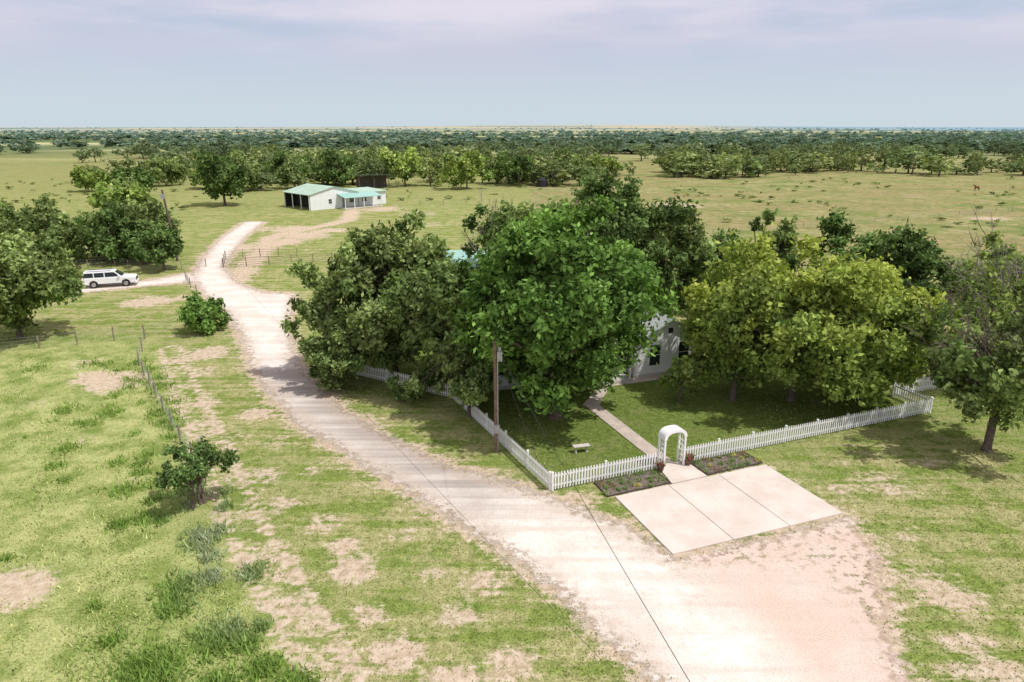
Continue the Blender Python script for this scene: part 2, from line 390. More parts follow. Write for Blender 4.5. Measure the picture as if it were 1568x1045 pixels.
def tint(k, nb, C, h, cols, r, topcol=None):
    cols = np.asarray(cols, float); bcid = r.integers(0, len(cols), nb); f = r.uniform(.68, 1.3, nb)
    c = cols[bcid][k] * f[k][:, None] * r.uniform(.5, 1.55, (len(k), 1))
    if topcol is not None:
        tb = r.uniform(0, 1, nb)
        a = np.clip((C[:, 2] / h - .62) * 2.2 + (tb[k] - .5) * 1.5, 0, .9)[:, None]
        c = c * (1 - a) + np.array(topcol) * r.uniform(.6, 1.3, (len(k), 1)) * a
    return c

def limb_path(a, b, r, sag=.12, n=5):
    a = np.array(a, float); b = np.array(b, float); L = np.linalg.norm(b - a)
    t = np.linspace(0, 1, n)[:, None]; p = a + (b - a) * t
    j = r.normal(size=3) * L * sag; p += np.sin(t * math.pi) * (j + np.array([0, 0, L * .08])); return p

GREEN = [(.145, .245, .06), (.18, .295, .075), (.115, .20, .05)]
OLIVE = [(.205, .27, .095), (.25, .315, .12), (.155, .22, .075)]
DARK = [(.13, .20, .065), (.16, .235, .08), (.105, .165, .055)]
LIME = [(.25, .33, .085), (.20, .28, .08), (.29, .37, .10)]
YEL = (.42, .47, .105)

def tree(name, x, y, h, w, cols=GREEN, cb=None, n=16000, leaf=.2, nb=60, seed=1, topcol=None, twigs=0, r0=None, stems=1, blob=.17, barkm=None, limbs=22, wb=1.0):
    r = np.random.default_rng(seed); cb = h * .17 if cb is None else cb
    C, o, k, bc, br = crown(h, w, cb, n, nb, r, blob=blob, wb=wb)
    c = tint(k, nb, C, h, cols, r, topcol)
    V, F = leaves(C, o, leaf, r); col = np.repeat(c, 4, 0)
    B = Builder(); bm_ = barkm or m_bark; r0 = r0 or .024 * h
    for s in range(stems):
        off = r.normal(size=2) * (.25 * (stems > 1)); lean = r.normal(size=2) * w * (.03 if stems == 1 else .12)
        fk = np.array([lean[0], lean[1], cb + (h - cb) * .22])
        rs = r0 / math.sqrt(stems)
        B.tube([(off[0], off[1], -.1), (off[0] * .9, off[1] * .9, .25), *(limb_path([off[0] * .85, off[1] * .85, .5], fk, r, .03, 4))],
               [rs * 1.5, rs * 1.12, rs, rs * .95, rs * .88, rs * .8], bm_, 9)
        for i in r.choice(nb, min(limbs // stems, nb), replace=False):
            e = bc[i]; s0 = fk if r.random() > .35 else fk * np.array([1, 1, .8])
            pth = limb_path(s0, e, r); B.tube(pth, np.linspace(rs * .5, rs * .1, 5), bm_, 5)
            if twigs:
                for _ in range(twigs):
                    st = pth[r.integers(2, 5)]; dr_ = unit((e - np.array([0, 0, cb + .2 * h]) + r.normal(size=3) * w * .22)[None])[0]
                    dr_[2] = abs(dr_[2]) + .3
                    L = r.uniform(.14, .34) * w; e2 = st + dr_ * L; p2 = limb_path(st, e2, r, .1, 4)
                    B.tube(p2, [.04, .03, .02, .01], bm_, 3)
                    for _k in range(4):
                        q0 = p2[r.integers(1, 3)]; q1 = q0 + unit((dr_ + r.normal(size=3) * .6)[None])[0] * L * .45
                        B.tube([q0, (q0 + q1) / 2 + r.normal(size=3) * .05, q1], [.02, .015, .008], bm_, 3)
    bv = np.array(B.v); nv = len(V)
    q4 = np.array([f for f in B.f if len(f) == 4]) + nv
    V = np.vstack([V, bv]); col = np.vstack([col, np.full((len(bv), 3), .1)])
    F2 = np.vstack([F, q4]); mid = np.concatenate([np.zeros(len(F)), np.ones(len(q4))])
    ob = mesh_np(name, V, [F2], [m_leaf, bm_], mid, col, smooth=mid > 0)
    ob.location = (x, y, 0); ob.rotation_euler = (0, 0, r.uniform(0, 6.28)); return ob

# yard trees
tree('oak_tree', 2.8, 41.4, 14.2, 13.4, GREEN, 1.9, 54000, .195, 170, 11, r0=.36, blob=.125, wb=.4)
tree('pecan_tree', -8.9, 49.6, 12.3, 11.6, OLIVE, 1.2, 33000, .20, 120, 12, blob=.135, wb=.6)
tree('pecan_tree', -4.4, 46.0, 10.8, 10.0, OLIVE, .8, 26000, .20, 96, 13, blob=.14)
tree('pecan_tree', -12.6, 49.4, 9.4, 7.4, OLIVE, .8, 15000, .19, 64, 14, blob=.15)
tree('pecan_tree', -12.6, 46.6, 5.0, 4.8, OLIVE, .6, 6500, .16, 34, 15)
tree('ornamental_tree', -2.8, 41.6, 4.9, 4.6, OLIVE, .8, 7000, .14, 34, 16)
tree('shrub', -6.6, 44.5, 2.6, 3.2, OLIVE, .2, 3500, .14, 20, 161, limbs=6)
tree('shrub', 2.2, 46.0, 3.2, 3.8, GREEN, .2, 4000, .14, 24, 162, limbs=6)
tree('shrub', 5.8, 46.3, 3.6, 3.8, GREEN, .2, 4500, .14, 26, 163, limbs=6)
tree('oak_tree', 8.6, 57, 13.8, 11.2, DARK, 2.5, 26000, .22, 95, 17, blob=.14)
tree('oak_tree', 3.5, 60, 13.9, 10.5, OLIVE, 3, 19000, .23, 80, 18, blob=.14)
tree('oak_tree', 13.8, 60, 11.8, 10, OLIVE, 2.5, 18000, .23, 70, 19, blob=.15)
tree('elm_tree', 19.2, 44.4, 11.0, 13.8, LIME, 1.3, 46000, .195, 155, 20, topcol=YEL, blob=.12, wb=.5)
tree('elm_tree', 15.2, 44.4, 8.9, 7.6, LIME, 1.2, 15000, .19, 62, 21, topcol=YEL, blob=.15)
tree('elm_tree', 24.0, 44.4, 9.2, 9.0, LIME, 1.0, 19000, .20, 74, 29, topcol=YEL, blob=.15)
tree('elm_sapling', 11.4, 44.0, 3.4, 2.8, LIME, .7, 2800, .14, 18, 22, limbs=8)
tree('oak_tree', 30.2, 56.5, 11.4, 11.4, DARK, 1.2, 26000, .22, 88, 23, blob=.14)
tree('hackberry_tree', 27.6, 36.6, 9.4, 8.8, OLIVE, 2.2, 13000, .17, 74, 24, twigs=3, blob=.125, barkm=m_bark, limbs=34)
tree('hackberry_tree', 36.5, 47.5, 9.6, 11, LIME, 1.2, 15000, .19, 70, 25, twigs=4, blob=.13, barkm=m_bark_g, limbs=40)
tree('hackberry_tree', 40.5, 56.5, 9.8, 10, LIME, 1.2, 9000, .2, 50, 251, twigs=4, blob=.13, barkm=m_bark_g, limbs=34)
tree('oak_tree', 25.4, 67.6, 9.8, 5.8, OLIVE, 1.5, 9000, .22, 44, 26)
tree('oak_tree', 20.6, 68.5, 8.8, 7.6, DARK, 1.5, 10000, .22, 50, 27)
tree('mesquite_tree', -2, 73, 11, 8, DARK, 1.5, 4000, .25, 30, 28, twigs=3, barkm=m_bark_g)
# west side trees
tree('oak_tree', -43.8, 59, 10.2, 12.0, OLIVE, 1.2, 26000, .21, 100, 31, blob=.135, wb=.6)
for i, (x, y, h, w) in enumerate([(-61, 95, 8.2, 10), (-55.5, 95, 7.4, 9), (-52, 99, 9.3, 8.5), (-57.5, 101, 7.6, 10), (-66, 98, 8.6, 10), (-50.2, 94, 6.2, 6), (-73, 97, 9, 10)]):
    tree('mesquite_tree', x, y, h, w, DARK if i % 2 else OLIVE, .5, 7500, .25, 46, 40 + i, limbs=14, blob=.15)
tree('mesquite_tree', -45.6, 89.5, 6.5, 6.6, DARK, .6, 7500, .22, 40, 50)
tree('juniper_bush', -28.2, 61.1, 3.5, 4.4, GREEN, .15, 8000, .16, 40, 51, limbs=8, blob=.2)
tree('small_tree', -15.7, 30.4, 3.5, 3.8, DARK, 1.1, 4400, .10, 32, 52, stems=3, r0=.15, blob=.15, limbs=20)
tree('oak_tree', -68.6, 167.8, 12.2, 13.7, DARK, 2.2, 8000, .42, 55, 53)
for i, (x, y, h, w, cc) in enumerate([(-55.9, 225, 11.4, 15, DARK), (-34, 225, 12, 16, LIME), (-13.6, 213, 10, 15, LIME), (2.3, 225, 10.4, 13, DARK), (20, 253, 9.6, 17, OLIVE), (-82, 150, 6.2, 11, LIME),
        (-88, 232, 9.5, 14, OLIVE), (-24, 240, 9, 12, OLIVE), (-46, 240, 10, 12, LIME), (-66, 215, 8, 12, OLIVE), (-102, 190, 7, 11, DARK), (32, 262, 8, 12, LIME), (-78, 205, 8, 13, OLIVE), (-92, 215, 7, 12, LIME),
        (-110, 225, 8, 14, OLIVE), (-5, 235, 8, 12, OLIVE), (-122, 205, 7, 12, LIME), (-75, 235, 9, 13, DARK)]):
    tree('mesquite_tree', x, y, h, w, cc, 1.3, 3000, .5, 36, 60 + i, limbs=12)

# ------------------------------------------------------------------ distant trees and field brush
m_far = leaf_mat('far_leaves', .25)
def template(nl, size, seed, nb=14, trunk=False):
    r = np.random.default_rng(seed); C, o, k, bc, br = crown(1, 1.0, .12, nl, nb, r, blob=.26, spray=trunk)
    V, F = leaves(C, o, size, r, .7); c = np.repeat(r.uniform(.72, 1.28, nb)[k] * r.uniform(.7, 1.35, len(k)), 4)
    if trunk:
        B = Builder(); B.tube([(0, 0, -.02), (.02, 0, .25), (.0, .02, .5)], [.03, .024, .016], m_bark, 4, cap=False)
        for i in range(5): B.tube([(0, .01, .3), tuple(bc[i])], [.016, .006], m_bark, 3, cap=False)
        q = np.array(B.f) + len(V); V = np.vstack([V, B.v]); F = np.vstack([F, q]); c = np.concatenate([c, -np.ones(len(B.v))])
    return V, F, c
TM = [template(280, .066, s, 18, True) for s in range(6)]; TF = [template(36, .18, 20 + s, 9) for s in range(6)]
def scatter(pts, temps, hs, ws, cols, name='distant_trees'):
    VV, FF, CC = [], [], []; off = 0
    for i, (x, y) in enumerate(pts):
        V, F, c = temps[i % len(temps)]; a = rng.uniform(0, 6.28); ca, sa = math.cos(a), math.sin(a)
        W = V.copy(); X_ = V[:, 0] * ca - V[:, 1] * sa; Y_ = V[:, 0] * sa + V[:, 1] * ca
        W[:, 0] = X_ * ws[i] + x; W[:, 1] = Y_ * ws[i] + y; W[:, 2] = V[:, 2] * hs[i] + float(height(np.array(x), np.array(y)))
        VV.append(W); FF.append(F + off); off += len(V)
        CC.append(np.where(c[:, None] < 0, np.array([[.16, .14, .12]]), np.abs(c)[:, None] * cols[i]))
    return mesh_np(name, np.vstack(VV), [np.vstack(FF)], [m_far], None, np.vstack(CC))
def clump(x, y, s, ph):
    return (np.sin(x / s + ph) * np.sin(y / (s * 1.3) + ph * 2) + np.sin(x / (s * .43) + y / (s * .9) + ph * 3) * .6 + np.sin(y / (s * .31) - x / (s * .7)) * .4)
N = 5600
yy = rng.uniform(205, 520, N); uu = rng.uniform(-.86, .86, N); xx = uu * yy
front = np.where(uu > .12, 262 + 22 * uu + 8 * np.sin(xx / 17) + 5 * np.sin(xx / 7), np.where(uu > -.3, 225, 205 + 60 * np.clip(-uu - .55, 0, 1) * 6))
cl = clump(xx, yy, 30, 1.3)
den = np.where(yy < 300, .20, .22) + cl * .28
den = np.where((uu < -.52) & (yy < 600), np.clip(cl, 0, 1) * .14, den)
den = np.where((uu > .12) & (yy < front + 26), .48 + cl * .32, den)
den = np.where((uu > .12) & (yy > front + 45) & (yy < front + 110), np.clip(cl, 0, 1) * .12, den)
den = np.where((uu < -.12) & (uu > -.52) & (yy < 330), .38 + cl * .28, den)
ok = (yy > front) & (rng.random(N) < den * .62)
P1 = np.column_stack([xx, yy])[ok]; n1_ = len(P1)
bc_ = np.array([(.23, .28, .11), (.19, .245, .10), (.15, .20, .085), (.27, .31, .13), (.18, .23, .10)])
c1 = bc_[rng.integers(0, 5, n1_)] * rng.uniform(.75, 1.25, (n1_, 1))
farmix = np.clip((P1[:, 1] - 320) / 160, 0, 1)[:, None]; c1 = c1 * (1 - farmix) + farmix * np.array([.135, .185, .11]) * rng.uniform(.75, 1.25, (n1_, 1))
big_ = rng.random(n1_) ** 2
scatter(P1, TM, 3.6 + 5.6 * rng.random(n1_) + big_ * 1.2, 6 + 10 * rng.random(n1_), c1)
N = 16000
yy = np.exp(rng.uniform(math.log(480), math.log(6500), N)); uu = rng.uniform(-.86, .86, N); xx = uu * yy
cl = np.sin(xx / 330 + .4 + np.sin(yy / 240)) * np.sin(yy / 105 + xx / 900) + .7 * np.sin(yy / 61 - xx / 420 + 1) + .5 * np.sin(xx / 95 + yy / 70)
big = np.sin(np.log(yy) * 14 + 2.0 * np.sin(xx / yy * 4))
den = np.clip(.34 + cl * .42 + big * .42, .01, 1) * np.clip(1.15 - (yy - 480) / 3000, .18, 1)
den = np.where((uu < -.5) & (yy < 750), den * .3, den)
ok = rng.random(N) < den
P2 = np.column_stack([xx, yy])[ok]; n2_ = len(P2)
hz = np.clip((P2[:, 1] - 450) / 2800, 0, 1)[:, None] ** .75  # distance haze, painted into the far leaf colours below
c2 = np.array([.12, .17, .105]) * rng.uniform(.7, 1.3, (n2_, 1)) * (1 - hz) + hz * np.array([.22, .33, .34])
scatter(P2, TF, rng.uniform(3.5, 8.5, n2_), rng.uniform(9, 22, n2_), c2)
# low brush dotted through the pastures
pts = []
while len(pts) < 330:
    y_ = rng.uniform(72, 260); u_ = rng.uniform(-.8, .8); x_ = u_ * y_
    if -70 < x_ < 12 and y_ < 175: continue
    if clump(np.array(x_), np.array(y_), 14, .5) < rng.uniform(-.2, 1.1): continue
    pts.append((x_, y_))
for _ in range(50): pts.append((rng.uniform(33, 58), rng.uniform(52, 82)))
pts = np.array(pts); nb_ = len(pts)
scatter(pts, TF, rng.uniform(.3, 1.0, nb_), rng.uniform(.8, 2.6, nb_), np.array([.20, .245, .09]) * rng.uniform(.8, 1.5, (nb_, 1)), 'pasture_brush')

# ------------------------------------------------------------------ grass blades
def blades(n, region, hmin, hmax, wd, colfn, name, maskfn):
    x0, x1, y0, y1 = region
    yv = 1 / rng.uniform(1 / y1, 1 / y0, n)
    xv = rng.uniform(x0, x1, n); Q = np.column_stack([xv, yv]); w = maskfn(Q); k = rng.random(n) < w; Q = Q[k]; n = len(Q)
    a = rng.uniform(0, 6.28, n); hh = rng.uniform(hmin, hmax, n); ww = wd * rng.uniform(.6, 1.4, n)
    dx, dy = np.cos(a) * ww, np.sin(a) * ww; lx, ly = rng.normal(0, .45, n) * hh, rng.normal(0, .45, n) * hh
    V = np.stack([np.column_stack([Q[:, 0] - dx, Q[:, 1] - dy, np.zeros(n)]), np.column_stack([Q[:, 0] + dx, Q[:, 1] + dy, np.zeros(n)]),
                  np.column_stack([Q[:, 0] + lx, Q[:, 1] + ly, hh])], 1).reshape(-1, 3)
    c = np.repeat(colfn(Q, n), 3, 0)
    return mesh_np(name, V, [np.arange(3 * n).reshape(n, 3)], [m_leaf if name == 'tall_weeds' else m_blade], None, c)
def sidex(y): return np.interp(y, [12, 16, 22.9, 29, 35.8, 46, 56, 70], [-2, -5, -9.6, -14, -18, -24.5, -30, -42])
def weedmask(Q):
    s = sidex(Q[:, 1]) - Q[:, 0]
    m = np.clip(s / 1.5, 0, 1) * (.15 + .85 * np.clip(clump(Q[:, 0], Q[:, 1], 1.6, .7) * .6 + .4, 0, 1))
    for (x, y, r, a) in PATCH: m *= 1 - a * np.exp(-((Q[:, 0] - x) ** 2 + (Q[:, 1] - y) ** 2) / (r * r))
    return np.clip(m, 0, 1)
def weedcol(Q, n):
    t = np.clip(clump(Q[:, 0], Q[:, 1], 3.7, 2.1) * .4 + .6 + rng.normal(0, .25, n), 0, 1)[:, None]
    return (np.array([.24, .34, .08]) * (1 - t) + t * np.array([.50, .52, .22])) * rng.uniform(.75, 1.25, (n, 1))
blades(130000, (-50, -4, 15, 60), .05, .2, .03, weedcol, 'meadow_grass', weedmask)
def lawnmask(Q):
    dr_ = sd_poly(Q, ROAD) + .55 * clump(Q[:, 0], Q[:, 1], .6, .3)
    m = (dr_ > -.3) * (sd_poly(Q, PAD) > .1) * np.clip((Q[:, 0] - sidex(Q[:, 1])) / 1.5, 0, 1) * np.clip(.35 + dr_ * .8, .15, 1)
    for bd in (BED_L, BED_R): m = m * (sd_poly(Q, bd) > .05)
    m = m * (d_line(Q, WALK[0]) > .55) * (d_line(Q, WALK[1]) > .55) * (np.abs(d_line(Q, TRACK) - .8) > .35)
    m = m * ((Q[:, 0] - 9) ** 2 + (Q[:, 1] - 34) ** 2 > 2.4) * (sd_poly(Q, [(-4, 44.5), (16, 52), (12, 62), (-8, 56)]) > 0)
    for (x, y, r, a) in PATCH: m = m * (1 - a * np.exp(-((Q[:, 0] - x) ** 2 + (Q[:, 1] - y) ** 2) / (r * r)))
    return m * .8
def lawncol(Q, n):
    t = np.clip(clump(Q[:, 0], Q[:, 1], 4.1, 1.1) * .35 + .5 + rng.normal(0, .28, n), 0, 1)[:, None]
    return (np.array([.18, .25, .055]) * (1 - t) + t * np.array([.41, .41, .17])) * rng.uniform(.7, 1.25, (n, 1))
blades(130000, (-30, 42, 15, 52), .03, .10, .028, lawncol, 'lawn_grass', lawnmask)
SP = np.random.default_rng(99)
SPOTS = [(-10.6, 21, .8), (-12.5, 19.5, .9), (-13.5, 24, .7), (-9.8, 18.6, .7)]
for t in np.linspace(0, 1, 18):
    SPOTS.append((-17.5 + 9.0 * t + SP.normal(0, 1.3), 34 - 17 * t + SP.normal(0, .9), SP.uniform(.25, .65)))
for _ in range(60):
    y_ = SP.uniform(17, 52); SPOTS.append((sidex(y_) - abs(SP.normal(0, 6)) - .6, y_, SP.uniform(.2, .65)))
for t in np.linspace(0, 1, 14): SPOTS.append((-18.2 - 11 * t + SP.normal(0, .5), 36 + 16 * t + SP.normal(0, .4), SP.uniform(.3, .7)))
def tallmask(Q):
    m = np.zeros(len(Q))
    for (x, y, r) in SPOTS: m = np.maximum(m, np.exp(-((Q[:, 0] - x) ** 2 + (Q[:, 1] - y) ** 2) / r ** 2))
    return m
def tallcol(Q, n):
    g_ = np.exp(-(d_line(Q, [(-16, 31.5), (-13, 26), (-10.5, 22.5)]) / 1.3) ** 2)[:, None]
    return (np.array([.24, .355, .085]) * (1 - g_) + g_ * np.array([.36, .42, .26])) * rng.uniform(.6, 1.35, (n, 1))
blades(360000, (-44, -6, 15.5, 54), .08, .40, .045, tallcol, 'tall_weeds', tallmask)

# ------------------------------------------------------------------ picket fence
m_white = simple_mat('white_paint', (.80, .80, .78), .5, .04, 2)
def picket(name, pts):
    B = Builder()
    for a_, b2 in zip(pts[:-1], pts[1:]):
        a_ = Vector((*a_, 0)); b2 = Vector((*b2, 0)); d = (b2 - a_); L_ = d.length; ang = math.atan2(d.y, d.x)
        M = Matrix.Translation(a_) @ Matrix.Rotation(ang, 4, 'Z')
        for z in (.25, .78): B.box((0, .0, z), (L_, .04, z + .09), m_white, M)
        k = int(L_ / .17)
        for i in range(k):
            x = (i + .5) * L_ / k; hh = .98
            p = [(x - .045, -.022, .07), (x + .045, -.022, .07), (x + .045, -.002, .07), (x - .045, -.002, .07), (x - .045, -.022, hh), (x + .045, -.022, hh), (x + .045, -.002, hh), (x - .045, -.002, hh)]
            B.hexa([tuple(M @ Vector(q)) for q in p], m_white)
            t = [M @ Vector((x - .045, -.022, hh)), M @ Vector((x + .045, -.022, hh)), M @ Vector((x, -.012, hh + .08))]; B.poly(t, m_white)
            t = [M @ Vector((x + .045, -.002, hh)), M @ Vector((x - .045, -.002, hh)), M @ Vector((x, -.012, hh + .08))]; B.poly(t, m_white)
        m_ = max(1, int(L_ / 2.4))
        for i in range(m_ + 1):
            x = i * L_ / m_; B.box((x - .05, .045, 0), (x + .05, .145, 1.04), m_white, M); B.box((x - .06, .035, 1.04), (x + .06, .155, 1.07), m_white, M)
    return B.make(name)
yl = lambda x: 31.9 + .402 * (x - 2)
picket('picket_fence', [(-14, 54), (-11.8, 49.4), (-4.1, 44.6), (2, 31.9), (8.05, yl(8.05))])
picket('picket_fence', [(9.55, yl(9.55)), (27.6, 42.2), (26.6, 45.0), (34.5, 48.1)])
ang = math.atan(.402)
E = empty('garden_arch', (8.8, yl(8.8) + .05, 0), ang)
B = Builder()
for sx in (-.70, .60):
    for sy in (-.32, .22): B.box((sx, sy, 0), (sx + .10, sy + .10, 1.8), m_white)
    for z in np.arange(.25, 1.75, .3): B.box((sx + .03, -.22, z), (sx + .07, .22, z + .05), m_white)
    B.box((sx + .035, -.02, .1), (sx + .065, .02, 1.79), m_white)
B.make('posts', parent=E)
B = Builder()
for sy, sy2, R0, R1 in ((-.335, -.25, .73, .56), (.25, .335, .73, .56), (-.249, .249, .73, .70)):
    for i in range(14):
        t0, t1 = math.pi * i / 14, math.pi * (i + 1) / 14
        pt = lambda t, R: (math.copysign(abs(math.cos(t)) ** .8, math.cos(t)) * R, 1.8 + (R - .21) * math.sin(t) ** .85)
        (x0, z0), (x1, z1), (x2, z2), (x3, z3) = pt(t0, R0), pt(t1, R0), pt(t1, R1), pt(t0, R1)
        B.hexa([(x3, sy, z3), (x0, sy, z0), (x0, sy2, z0), (x3, sy2, z3), (x2, sy, z2), (x1, sy, z1), (x1, sy2, z1), (x2, sy2, z2)], m_white)
B.make('arched_top', parent=E)

# planters and bedding plants
m_pot = simple_mat('clay_pot', (.16, .09, .07), .7)
def plant_mesh(name, x, y, z, w, h, n, cols, pot=None, seed=0):
    r = np.random.default_rng(seed); C = r.normal(size=(n, 3)) * np.array([w / 3.2, w / 3.2, h / 4]); C[:, 2] = np.abs(C[:, 2]) * 1.2 + z + .03
    V, F = leaves(C, unit(C * [1, 1, 0] + [0, 0, .5]), .045, r); c = np.repeat(np.array(cols)[r.integers(0, len(cols), n)], 4, 0)
    mid = np.zeros(len(F))
    if pot:
        B = Builder(); B.tube([(0, 0, .06), (0, 0, .1), (0, 0, .36), (0, 0, .42)], [.13, .15, .21, .23], m_pot, 12, cap=False)
        q = np.array(B.f) + len(V); V = np.vstack([V, B.v]); F = np.vstack([F, q]); c = np.vstack([c, np.full((len(B.v), 3), .1)]); mid = np.concatenate([mid, np.ones(len(q))])
    ob = mesh_np(name, V, [F], [m_leaf, m_pot], mid, c); ob.location = (x, y, 0); return ob
MAG = [(.40, .05, .12), (.12, .2, .05), (.10, .2, .04), (.14, .24, .06), (.45, .10, .14)]
for i, (x, y) in enumerate([(8.1, 34.0), (9.75, 34.7), (9.95, 35.05)]):
    plant_mesh('flower_pot', x, y, .36, .4, .4, 200, MAG, True, i)
mixc = [[(.14, .25, .06), (.18, .28, .07)], [(.62, .50, .12), (.20, .29, .08)], [(.42, .18, .12), (.14, .2, .06)], [(.32, .38, .16), (.15, .23, .07)]]
k = 0
for bd in (BED_L, BED_R):
    p = [np.array(q) for q in bd]
    for iu in range(7):
        for iv in range(3):
            u = (iu + .5) / 7 + rng.normal(0, .03); v = (iv + .5) / 3 + rng.normal(0, .06)
            q = lerp(lerp(p[1], p[2], u), lerp(p[0], p[3], u), v); s = rng.uniform(.2, .5)
            plant_mesh('bedding_plant', q[0], q[1], .05, s, s * .8, 70, mixc[rng.integers(0, 4)], None, 100 + k); k += 1

m_stone = simple_mat('cast_stone', (.5, .47, .42), .9, .15, 8)
B = Builder(); B.box((-.5, -.18, .38), (.5, .18, .44), m_stone)
for s in (-.38, .28):
    B.box((s, -.14, 0), (s + .1, .14, .06), m_stone); B.box((s + .015, -.1, .06), (s + .085, .1, .32), m_stone); B.box((s, -.15, .32), (s + .1, .15, .378), m_stone)
B.make('garden_bench', (4.0, 36.4, 0), .25, bevel=.012)

# ------------------------------------------------------------------ farmhouse
m_siding, T = new_mat('white_siding')
tc = T.add('ShaderNodeTexCoord'); wv = T.add('ShaderNodeTexWave', wave_type='BANDS', bands_direction='Z', wave_profile='SAW'); T.l.new(tc.outputs['Object'], wv.inputs[0]); wv.inputs['Scale'].default_value = 1.6
pb = T.add('ShaderNodeBsdfPrincipled'); T.inp(pb, 'Base Color', T.mix(T.noise(tc.outputs['Object'], 2), (.76, .76, .75), (.82, .82, .81))); pb.inputs['Roughness'].default_value = .6
bm = T.add('ShaderNodeBump'); bm.inputs['Strength'].default_value = .5; bm.inputs['Distance'].default_value = .02; T.l.new(wv.outputs[1], bm.inputs['Height']); T.l.new(bm.outputs[0], pb.inputs['Normal'])
o = T.add('ShaderNodeOutputMaterial'); T.l.new(pb.outputs[0], o.inputs[0])
m_shingle = simple_mat('grey_shingles', (.34, .37, .34), .9, .2, 5)
m_glass = simple_mat('window_glass', (.03, .035, .04), .12, .1, 2, spec=.6)
m_door = simple_mat('door_paint', (.25, .27, .28), .5)
def window(B, x, y, z, w, h):
    B.box((x - w / 2 - .1, y - .05, z - .1), (x + w / 2 + .1, y - .003, z), m_white)
    B.box((x - w / 2 - .1, y - .05, z + h), (x + w / 2 + .1, y - .003, z + h + .12), m_white)
    B.box((x - w / 2 - .1, y - .045, z), (x - w / 2, y - .003, z + h), m_white); B.box((x + w / 2, y - .045, z), (x + w / 2 + .1, y - .003, z + h), m_white)
    B.box((x - w / 2, y - .02, z), (x + w / 2, y - .004, z + h), m_glass); B.box((x - w / 2, y - .035, z + h / 2 - .025), (x + w / 2, y - .021, z + h / 2 + .025), m_white)
def gable_roof(B, x0, x1, y0, y1, ze, zr, mat, axis='x', ov=.4, th=.12):
    if axis == 'x':
        ym = (y0 + y1) / 2; s = (zr - ze) / (ym - y0); zo = ze - ov * s
        for ya, in ((y0 - ov,), (y1 + ov,)):
            B.hexa([(x0 - ov, ya, zo), (x1 + ov, ya, zo), (x1 + ov, ym, zr), (x0 - ov, ym, zr), (x0 - ov, ya, zo + th), (x1 + ov, ya, zo + th), (x1 + ov, ym, zr + th), (x0 - ov, ym, zr + th)], mat)
    else:
        xm = (x0 + x1) / 2; s = (zr - ze) / (xm - x0); zo = ze - ov * s
        for xa in (x0 - ov, x1 + ov):
            B.hexa([(xa, y0 - ov, zo), (xm, y0 - ov, zr), (xm, y1 + ov, zr), (xa, y1 + ov, zo), (xa, y0 - ov, zo + th), (xm, y0 - ov, zr + th), (xm, y1 + ov, zr + th), (xa, y1 + ov, zo + th)], mat)
HE = empty('farmhouse', (1.0, 47.0, 0), math.radians(20.5))
B = Builder()
B.box((-4, 0, .3), (8.09, 8, 2.9), m_siding); B.box((-4.05, -.05, -.1), (8.04, 8.05, .3), m_stone)
B.prism([(8.1, .3), (14.0, .3), (14.0, 2.75), (11.05, 4.4), (8.1, 2.75)], -1.4, 7.0, m_siding)
B.box((8.05, -1.45, -.1), (14.05, 7.05, .297), m_stone)
B.poly([(-4, 0, 2.9), (-4, 8, 2.9), (-4, 4, 4.2)], m_siding)
B.make('walls', parent=HE)
B = Builder(); gable_roof(B, -4, 9.4, 0, 8, 2.9, 4.2, m_shingle); gable_roof(B, 8.1, 14.0, -1.4, 7.0, 2.75, 4.4, m_shingle, 'y', .35); B.make('roof', parent=HE)
B = Builder()
for x in (-2, 1.5, 6.2): window(B, x, 0, 1.1, 1.0, 1.4)
window(B, 12.3, -1.4, .9, .9, 1.6); window(B, 9.8, -1.4, .9, .9, 1.6)
B.box((10.85, -1.43, 3.3), (11.25, -1.403, 3.7), m_glass)
B.make('windows', parent=HE)
B = Builder(); B.box((3.4, -.06, .3), (4.4, -.003, 2.4), m_door); B.box((3.25, -.09, .3), (3.395, -.004, 2.5), m_white); B.box((4.405, -.09, .3), (4.55, -.004, 2.5), m_white)
B.box((2.2, -2.0, 0), (7.6, -.06, .3), m_stone)
for x in (2.3, 4.9, 7.4): B.box((x, -1.95, .3), (x + .12, -1.83, 2.6), m_white)
B.hexa([(2.0, -2.2, 2.6), (7.6, -2.2, 2.6), (7.6, -.45, 2.68), (2, -.45, 2.68), (2.0, -2.2, 2.68), (7.6, -2.2, 2.68), (7.6, -.45, 2.75), (2, -.45, 2.75)], m_shingle)
B.make('porch', parent=HE)
m_teal = simple_mat('teal_metal_roof', (.30, .50, .44), .45, .08, 2, metal=.1)
m_green = simple_mat('green_metal_roof', (.38, .52, .40), .5, .1, .6, metal=.1)
HS = empty('storage_shed', (-6.8, 78, 0), .3)
B = Builder(); B.box((-3.5, -2.5, 0), (3.5, 2.5, 3.2), m_siding); B.make('walls', parent=HS)
B = Builder(); gable_roof(B, -3.5, 3.5, -2.5, 2.5, 3.2, 4.5, m_teal); B.make('roof', parent=HS)
B = Builder(); window(B, -1.5, -2.5, 1, .9, 1.1); B.box((.8, -2.55, 0), (2.6, -2.505, 2.4), m_door); B.make('openings', parent=HS)

